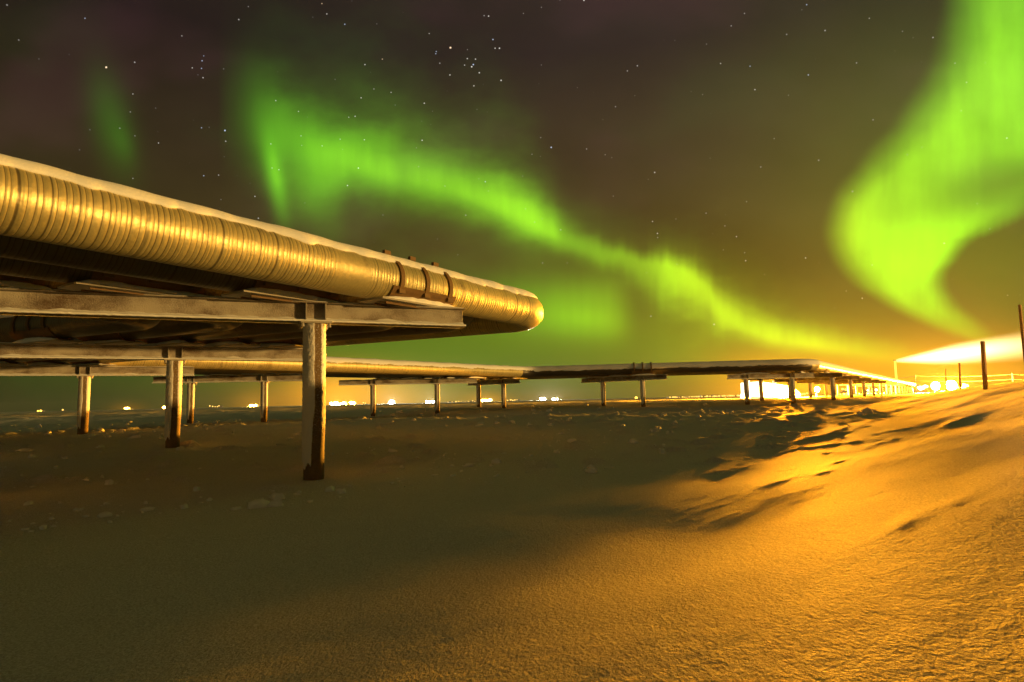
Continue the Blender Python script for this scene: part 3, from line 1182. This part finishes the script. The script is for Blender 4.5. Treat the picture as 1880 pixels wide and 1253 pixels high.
# ------------------------------------------------------------------ roadside posts and wire fence
def stake(px, top_y, bot_y, dep, wpx, label, lean=0.0, name='marker_post', cat='post', mtl=WOOD):
    top, bot = at(px + lean, top_y, dep), at(px, bot_y, dep)
    hw = wpx / F_PX * dep / 2
    g = ground_z(bot.x, bot.y, True)
    base = Vector((bot.x, bot.y, min(g, bot.z) - 0.2))
    ax = (top - base)
    h = ax.length / 2
    z = ax.normalized()
    x = Vector((0, 1, 0)).cross(z).normalized()
    y = z.cross(x)
    x, y = x * math.cos(R(38)) + y * math.sin(R(38)), y * math.cos(R(38)) - x * math.sin(R(38))
    bm = bmesh.new()
    add_box(bm, Vector((0, 0, 0)) + z * h, hw * 1.1, hw * 0.65, h, (x, y, z), taper=0.94)
    me = bm_mesh(name, bm, hw * 0.18)
    o = link(name, me, mtl, loc=base)
    tag(o, label, cat)
    return o


stake(1809, 627, 712, 26, 9, 'thick orange-lit timber post on the snow bank', lean=-5)
stake(1886, 560, 700, 22, 6.5, 'leaning thin pole cut by the right edge of the picture', lean=-14)
stake(1762, 667, 706, 60, 4.5, 'thin short post behind the twin floodlights', lean=-1)
stake(1736, 678, 706, 75, 2.5, 'thinnest post just left of the right floodlight')


def fence():
    deps = [(1600, 260), (1683, 215), (1861, 205), (1990, 200)]
    tops = []
    root = None
    for i, (px, dep) in enumerate(deps):
        hy = 736 - 0.0225 * (px - 940)
        p = at(px, hy, dep)
        g = ground_z(p.x, p.y)
        top = at(px, (694, 689, 686, 684)[i], dep).z
        if root is None:
            root = empty('wire_fence', (p.x, p.y, g), 'low wire fence with pale posts running across the bank at the right', 'fence')
        bm = bmesh.new()
        add_tube(bm, [Vector((p.x, p.y, g - 0.2)) - root.location, Vector((p.x, p.y, top)) - root.location], 0.22, 8)
        link('fence_post', bm_mesh('fence_post', bm), WIRE, root)
        tops.append(Vector((p.x, p.y, top)))
    for j, drop in enumerate((0.3, 1.9)):
        bm = bmesh.new()
        pts = []
        for a, b in zip(tops, tops[1:]):
            for k in range(8):
                t = k / 8
                q_ = a.lerp(b, t)
                q_.z -= drop + 0.5 * 4 * t * (1 - t)
                pts.append(q_ - root.location)
        pts.append(tops[-1] - Vector((0, 0, drop)) - root.location)
        add_tube(bm, pts, 0.06, 6)
        link('wire', bm_mesh('wire', bm), WIRE, root)


fence()


# ------------------------------------------------------------------ flare stack and its wind-blown flame
def flare():
    dep = 300.0
    top, bot = at(1643, 663, dep), at(1643, 703, dep)
    g = ground_z(top.x, top.y)
    root = empty('flare_stack', (top.x, top.y, g), 'glowing flare stack beyond the end of the pipeline row', 'flare stack')
    bm = bmesh.new()
    H = top.z - g
    add_tube(bm, [(0, 0, 0), (0, 0, H * .35), (0, 0, H * .36), (0, 0, H)], [0.75, 0.62, 0.5, 0.42], 12)
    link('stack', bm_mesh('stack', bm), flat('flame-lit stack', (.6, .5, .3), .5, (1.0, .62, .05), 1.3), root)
    bm = bmesh.new()
    add_tube(bm, [(0, 0, H), (0, 0, H + .5)], [0.6, 0.7], 12)
    link('burner_tip', bm_mesh('burner_tip', bm), flat('burner steel', (.3, .25, .2)), root)
    # flame: a long soft body of burning gas blown to the right
    axis = [at(1645, 663, dep), at(1700, 657, dep), at(1760, 650, dep), at(1820, 643, dep), at(1890, 633, dep), at(1980, 622, dep), at(2080, 612, dep)]
    rad = [1.2, 4.2, 6.6, 8.0, 9.5, 11, 12]
    org = axis[0]
    A = np.array([list(p - org) for p in axis])
    tt = np.linspace(0, len(axis) - 1, 40)
    C = np.stack([np.interp(tt, range(len(axis)), A[:, i]) for i in range(3)], -1)
    rr = np.interp(tt, range(len(axis)), rad)
    a = np.linspace(0, 2 * np.pi, 28, endpoint=False)
    P = np.stack([C[:, None, 0] + 0 * a[None, :], C[:, None, 1] + np.cos(a)[None, :] * rr[:, None], C[:, None, 2] + np.sin(a)[None, :] * rr[:, None]], -1)
    me = grid_mesh('flare_flame', P, closed_v=True)
    bm = bmesh.new()
    bm.from_mesh(me)
    bm.verts.ensure_lookup_table()
    bm.faces.new([bm.verts[i] for i in range(28)][::-1])
    bm.faces.new([bm.verts[39 * 28 + i] for i in range(28)])
    bmesh.ops.recalc_face_normals(bm, faces=bm.faces)
    bm.to_mesh(me)
    bm.free()
    m = bpy.data.materials.new('burning gas')
    m.use_nodes = True
    n = m.node_tree
    n.nodes.clear()
    E.nt = n
    tc_ = n.nodes.new('ShaderNodeTexCoord')
    sp_ = n.nodes.new('ShaderNodeSeparateXYZ')
    n.links.new(tc_.outputs['Object'], sp_.inputs[0])
    x, y, z = (E(sp_.outputs[i]) for i in range(3))
    L = float(C[-1, 0])
    cz = curve(x, [(float(p[0]), float(p[2])) for p in A])
    cy = curve(x, [(float(p[0]), float(p[1])) for p in A])
    cr = curve(x, [(float(p[0]), r_) for p, r_ in zip(A, rad)])
    dy, dz = (y - cy) / cr, (z - cz) / cr
    wisp = tnoise(n, scaled(n, tc_.outputs['Object'], (.03, .2, .2)), 1.0, 3)
    rad2 = E.op('SQRT', dy * dy + dz * dz)
    rad2 = rad2 + (wisp - 0.5) * 0.35
    core = sstep(rad2, 0.90, 0.0)
    outer_ = sstep(rad2, 0.98, 0.30)
    fade = curve(x, [(0, 1.0), (L * .10, 1.0), (L * .30, .55), (L * .45, .25), (L * .6, .10), (L, .03)])
    em = n.nodes.new('ShaderNodeEmission')
    em.inputs[1].default_value = 1.0
    col = rgb_sum([(core * fade, (.75, .62, .30)), (outer_ * (fade * 0.75 + 0.18), (.12, .050, .002))])
    n.links.new(col, em.inputs[0])
    o_ = n.nodes.new('ShaderNodeOutputMaterial')
    n.links.new(em.outputs[0], o_.inputs['Volume'])
    f = link('flare_flame', me, m, loc=org)
    tag(f, 'long white-hot flame blown sideways from the top of the flare stack', 'flame')


flare()


# ------------------------------------------------------------------ lit installations along the horizon
def point_lamp(parent, loc, power, col, radius=0.4):
    d = bpy.data.lights.new('lamp_light', 'POINT')
    d.energy = power
    d.color = col
    d.shadow_soft_size = radius
    o = bpy.data.objects.new('lamp_light', d)
    COL.objects.link(o)
    o.parent = parent
    o.location = loc
    return o


def shelter():
    dep = 104.0
    k = dep / F_PX
    c = at(1408, 735, dep)
    g = ground_z(c.x, c.y)
    root = empty('lit_shelter', (c.x, c.y, g), 'glaring white work shelter with sloping roof between the far posts', 'shelter')
    X = 31 * k
    zt = at(1370, 702, dep).z - g
    zr = at(1436, 711, dep).z - g
    prof = [(-X, 0.2), (X + 1.1, 0.15), (X + 1.0, 0.7), (X - .2, zr), (-X, zt)]
    bm = bmesh.new()
    f0 = [bm.verts.new((x, -4, z)) for x, z in prof]
    f1 = [bm.verts.new((x, 4, z)) for x, z in prof]
    bm.faces.new(f0)
    bm.faces.new(f1[::-1])
    for i in range(len(prof)):
        j = (i + 1) % len(prof)
        bm.faces.new((f0[j], f0[i], f1[i], f1[j]))
    link('fabric', bm_mesh('fabric', bm, 0.15), LITWALL, root)
    bm = bmesh.new()
    add_box(bm, (-1.5, -4.06, .7), 0.3, 0.05, 0.25)
    link('hatch', bm_mesh('hatch', bm), flat('amber hatch', (.4, .3, .1), .6, (1, .6, .05), 0.8), root)
    bm = bmesh.new()
    add_box(bm, (1.0, -1, zr + .5), 0.25, 0.25, 0.55)
    link('vent', bm_mesh('vent', bm), CLAD, root)
    bm = bmesh.new()
    add_tube(bm, [(-X - .87, -2, 0), (-X - .87, -2, zt + 0.2)], [0.29, 0.25], 10)
    link('light_column', bm_mesh('light_column', bm), LITWALL, root)
    bm = bmesh.new()
    add_box(bm, (-X - 1.63, -2, 0.35), 0.43, 0.7, 0.35)
    link('generator', bm_mesh('generator', bm, 0.1), LITWALL, root)
    point_lamp(root, (0, -6.0, EYE + 0.15 - g), 1.2e6, (1.0, .36, .012), 1.0)
    sd = bpy.data.lights.new('road_spot', 'SPOT')
    sd.energy, sd.color, sd.shadow_soft_size = 6.6e6, (1.0, .32, .004), 2.2
    sd.spot_size, sd.spot_blend = R(30.5), 0.65
    so = bpy.data.objects.new('road_spot', sd)
    COL.objects.link(so)
    so.parent = root
    so.location = (0.6, -6.5, EYE + 0.15 - g)
    so.rotation_euler = Vector((math.sin(R(10.6)), math.cos(R(10.6)), 0.006)).to_track_quat('Z', 'Y').to_euler()
    return root


shelter()


def floodlight(px, py, dep, rpx, label, power=0.0, col=(1.0, .5, .06), mtl=LAMP_W, group=None):
    p = at(px, py, dep)
    g = ground_z(p.x, p.y)
    root = empty('floodlight', (p.x, p.y, g), label, 'floodlight', group)
    bm = bmesh.new()
    add_tube(bm, [(0, 0.5, 0), (0, 0.5, p.z - g)], 0.12, 8)
    link('mast', bm_mesh('mast', bm), DARKCLAD, root)
    bm = bmesh.new()
    r = rpx / F_PX * dep
    bmesh.ops.create_uvsphere(bm, u_segments=20, v_segments=12, radius=r)
    for v in bm.verts:
        v.co = Vector((v.co.x, v.co.y * 0.6, v.co.z)) + Vector((0, 0, p.z - g))
    link('lamp_head', bm_mesh('lamp_head', bm), mtl, root, smooth=True)
    if power:
        point_lamp(root, (0, -r * 1.2, p.z - g), power, col, r * 0.6)
    return root


floodlight(1717, 709, 190, 8, 'left one of the twin dazzling white floodlights low on the bank', 3.0e6, (1.0, .42, .03), group='twin floodlights')
floodlight(1747, 708, 190, 9.5, 'right and larger one of the twin dazzling white floodlights', 3.0e6, (1.0, .42, .03), group='twin floodlights')
floodlight(1500, 715, 118, 5.0, 'single round white floodlight under the bend of the pipeline', 6.0e5, (1.0, .42, .03))
floodlight(1168, 731, 420, 2.6, 'small amber light touching the post of the crosswise run', mtl=LAMP_O)


def plant(px0, px1, hy, dep, n, label, mtl, hpx=3.5, seed=0, body=True, size=1.0, power=0.0):
    """far installation: dark sheds with a row of lamps on them"""
    rng = random.Random(seed)
    k = dep / F_PX
    c = at((px0 + px1) / 2, hy, dep)
    g = ground_z(c.x, c.y)
    root = empty('lit_installation', (c.x, c.y, g), label, 'installation')
    half = (px1 - px0) / 2 * k
    slope = -0.0225 * 0
    if body:
        bm = bmesh.new()
        x = -half
        while x < half:
            w = half * (0.12 + 0.3 * rng.random()) + 1.5 * k
            h = hpx * k * (0.4 + 0.7 * rng.random())
            add_box(bm, (x + w / 2, 3 + rng.random(), h / 2), w / 2, 2, h / 2)
            x += w * 1.25
        link('shed', bm_mesh('shed', bm), DARKCLAD, root)
    for i in range(n):
        t = (i + 0.5) / n
        lx = -half + 2 * half * t + (rng.random() - .5) * half / n
        lz = c.z - g + (rng.random() - 0.3) * hpx * k * 0.7
        r = k * size * (0.75 + 0.7 * rng.random())
        bm = bmesh.new()
        bmesh.ops.create_icosphere(bm, subdivisions=2, radius=r)
        for v in bm.verts:
            v.co = Vector((v.co.x * 1.25, v.co.y * .5, v.co.z)) + Vector((lx, 0, max(lz, r * .8)))
        link('lamp', bm_mesh('lamp', bm), mtl, root, smooth=True)
    if power:
        point_lamp(root, (0, -4, max(2.0, c.z - g)), power, (1, .55, .08) if mtl is not LAMP_W or n > 5 else (1, .9, .6), 1.0)
    return root


PL = [
    (66, 76, 755, 900, 2, 'pair of small amber lights at the far left on the horizon', LAMP_O, 3, 1.6),
    (113, 116, 753, 1100, 1, 'lone faint light right of the far left pair on the horizon', LAMP_S, 2, 1.0),
    (228, 240, 749.5, 900, 3, 'amber light cluster between the third and second posts', LAMP_O, 3, 1.9),
    (300, 309, 748, 900, 2, 'amber light tucked against the left side of the second post', LAMP_O, 3, 2.0),
    (384, 404, 747, 1000, 5, 'row of tiny amber lamps right of the slim post behind the second one', LAMP_S, 3, 1.0),
    (458, 472, 745.5, 900, 4, 'bright amber cluster just left of the slim fourth post', LAMP_O, 4, 1.9),
    (604, 634, 741.5, 800, 7, 'widest and brightest amber plant right of the nearest post', LAMP_W, 6, 1.9),
    (643, 651, 741, 800, 2, 'compact amber light right of the widest bright plant', LAMP_O, 5, 2.3),
    (664, 672, 740.5, 1100, 2, 'faint pair of lamps left of the dark-beam support post', LAMP_S, 2, 1.0),
    (719, 721, 740, 700, 1, 'single cool white light between the two dark-beam posts', LAMP_W, 4, 3.4),
    (782, 798, 739, 800, 4, 'white elongated light touching the right dark-beam post', LAMP_W, 4, 2.0),
    (820, 876, 738, 1200, 9, 'sparse string of weak amber lamps left of the far bend', LAMP_S, 2.5, 0.9),
    (884, 903, 736, 800, 4, 'amber flare-lit plant between the posts of the far bend', LAMP_O, 5, 2.1),
    (930, 952, 735.5, 1200, 5, 'weak string of lamps right of the far bend support', LAMP_S, 2.5, 1.0),
    (992, 1002, 734, 800, 2, 'left one of two bright lights in the gap before the crosswise run', LAMP_W, 4, 2.0),
    (1015, 1025, 733.8, 800, 2, 'right one of two bright lights in the gap before the crosswise run', LAMP_W, 4, 2.0),
    (1228, 1290, 731.5, 420, 14, 'left half of the long low row of amber pipe stubs', LAMP_S, 3.5, 1.1),
    (1292, 1360, 730.5, 420, 15, 'right half of the long low row of amber pipe stubs', LAMP_S, 3.5, 1.3),
    (1462, 1484, 723.5, 240, 5, 'lit skid right of the white shelter', LAMP_O, 4, 1.5),
    (1545, 1566, 716, 300, 4, 'yellow lit modules seen under the nearest receding beams', LAMP_O, 8, 1.8),
    (1592, 1612, 717, 320, 4, 'white lit modules behind the middle of the receding row', LAMP_W, 5, 1.8),
    (1540, 1625, 728, 200, 12, 'string of amber lamps along the ground behind the receding row', LAMP_S, 3, 1.5),
    (1630, 1668, 722, 330, 6, 'amber lamps behind the far end of the receding row', LAMP_S, 4, 1.1),
    (1684, 1704, 713, 230, 5, 'white lit equipment at the end of the pipeline row', LAMP_W, 8, 2.6),
    (1768, 1780, 709, 190, 2, 'small amber lamp right of the twin floodlights', LAMP_O, 4, 2.2)]
for i, (a, b, y, dep, n, lab, m, h, size) in enumerate(PL):
    plant(a, b, y, dep, n, lab, m, h, 50 + i, size=size, power={2: 1.5e5, 3: 1.5e5, 5: 6e5, 6: 4e6, 7: 8e5, 9: 1.6e6, 10: 1.4e6, 12: 8e5, 14: 9e5, 15: 9e5}.get(i, 0))


# ------------------------------------------------------------------ ice haze
def haze():
    bm = bmesh.new()
    add_box(bm, (0, 0, 18.0), 2900, 2900, 24.0)
    m = bpy.data.materials.new('ice haze')
    m.use_nodes = True
    n = m.node_tree
    n.nodes.clear()
    v = n.nodes.new('ShaderNodeVolumePrincipled')
    v.inputs['Color'].default_value = (.9, .9, .9, 1)
    v.inputs['Density'].default_value = 3.5e-5
    v.inputs['Anisotropy'].default_value = 0.3
    o = n.nodes.new('ShaderNodeOutputMaterial')
    n.links.new(v.outputs[0], o.inputs['Volume'])
    tag(link('haze', bm_mesh('haze', bm), m), kind='stuff')


haze()
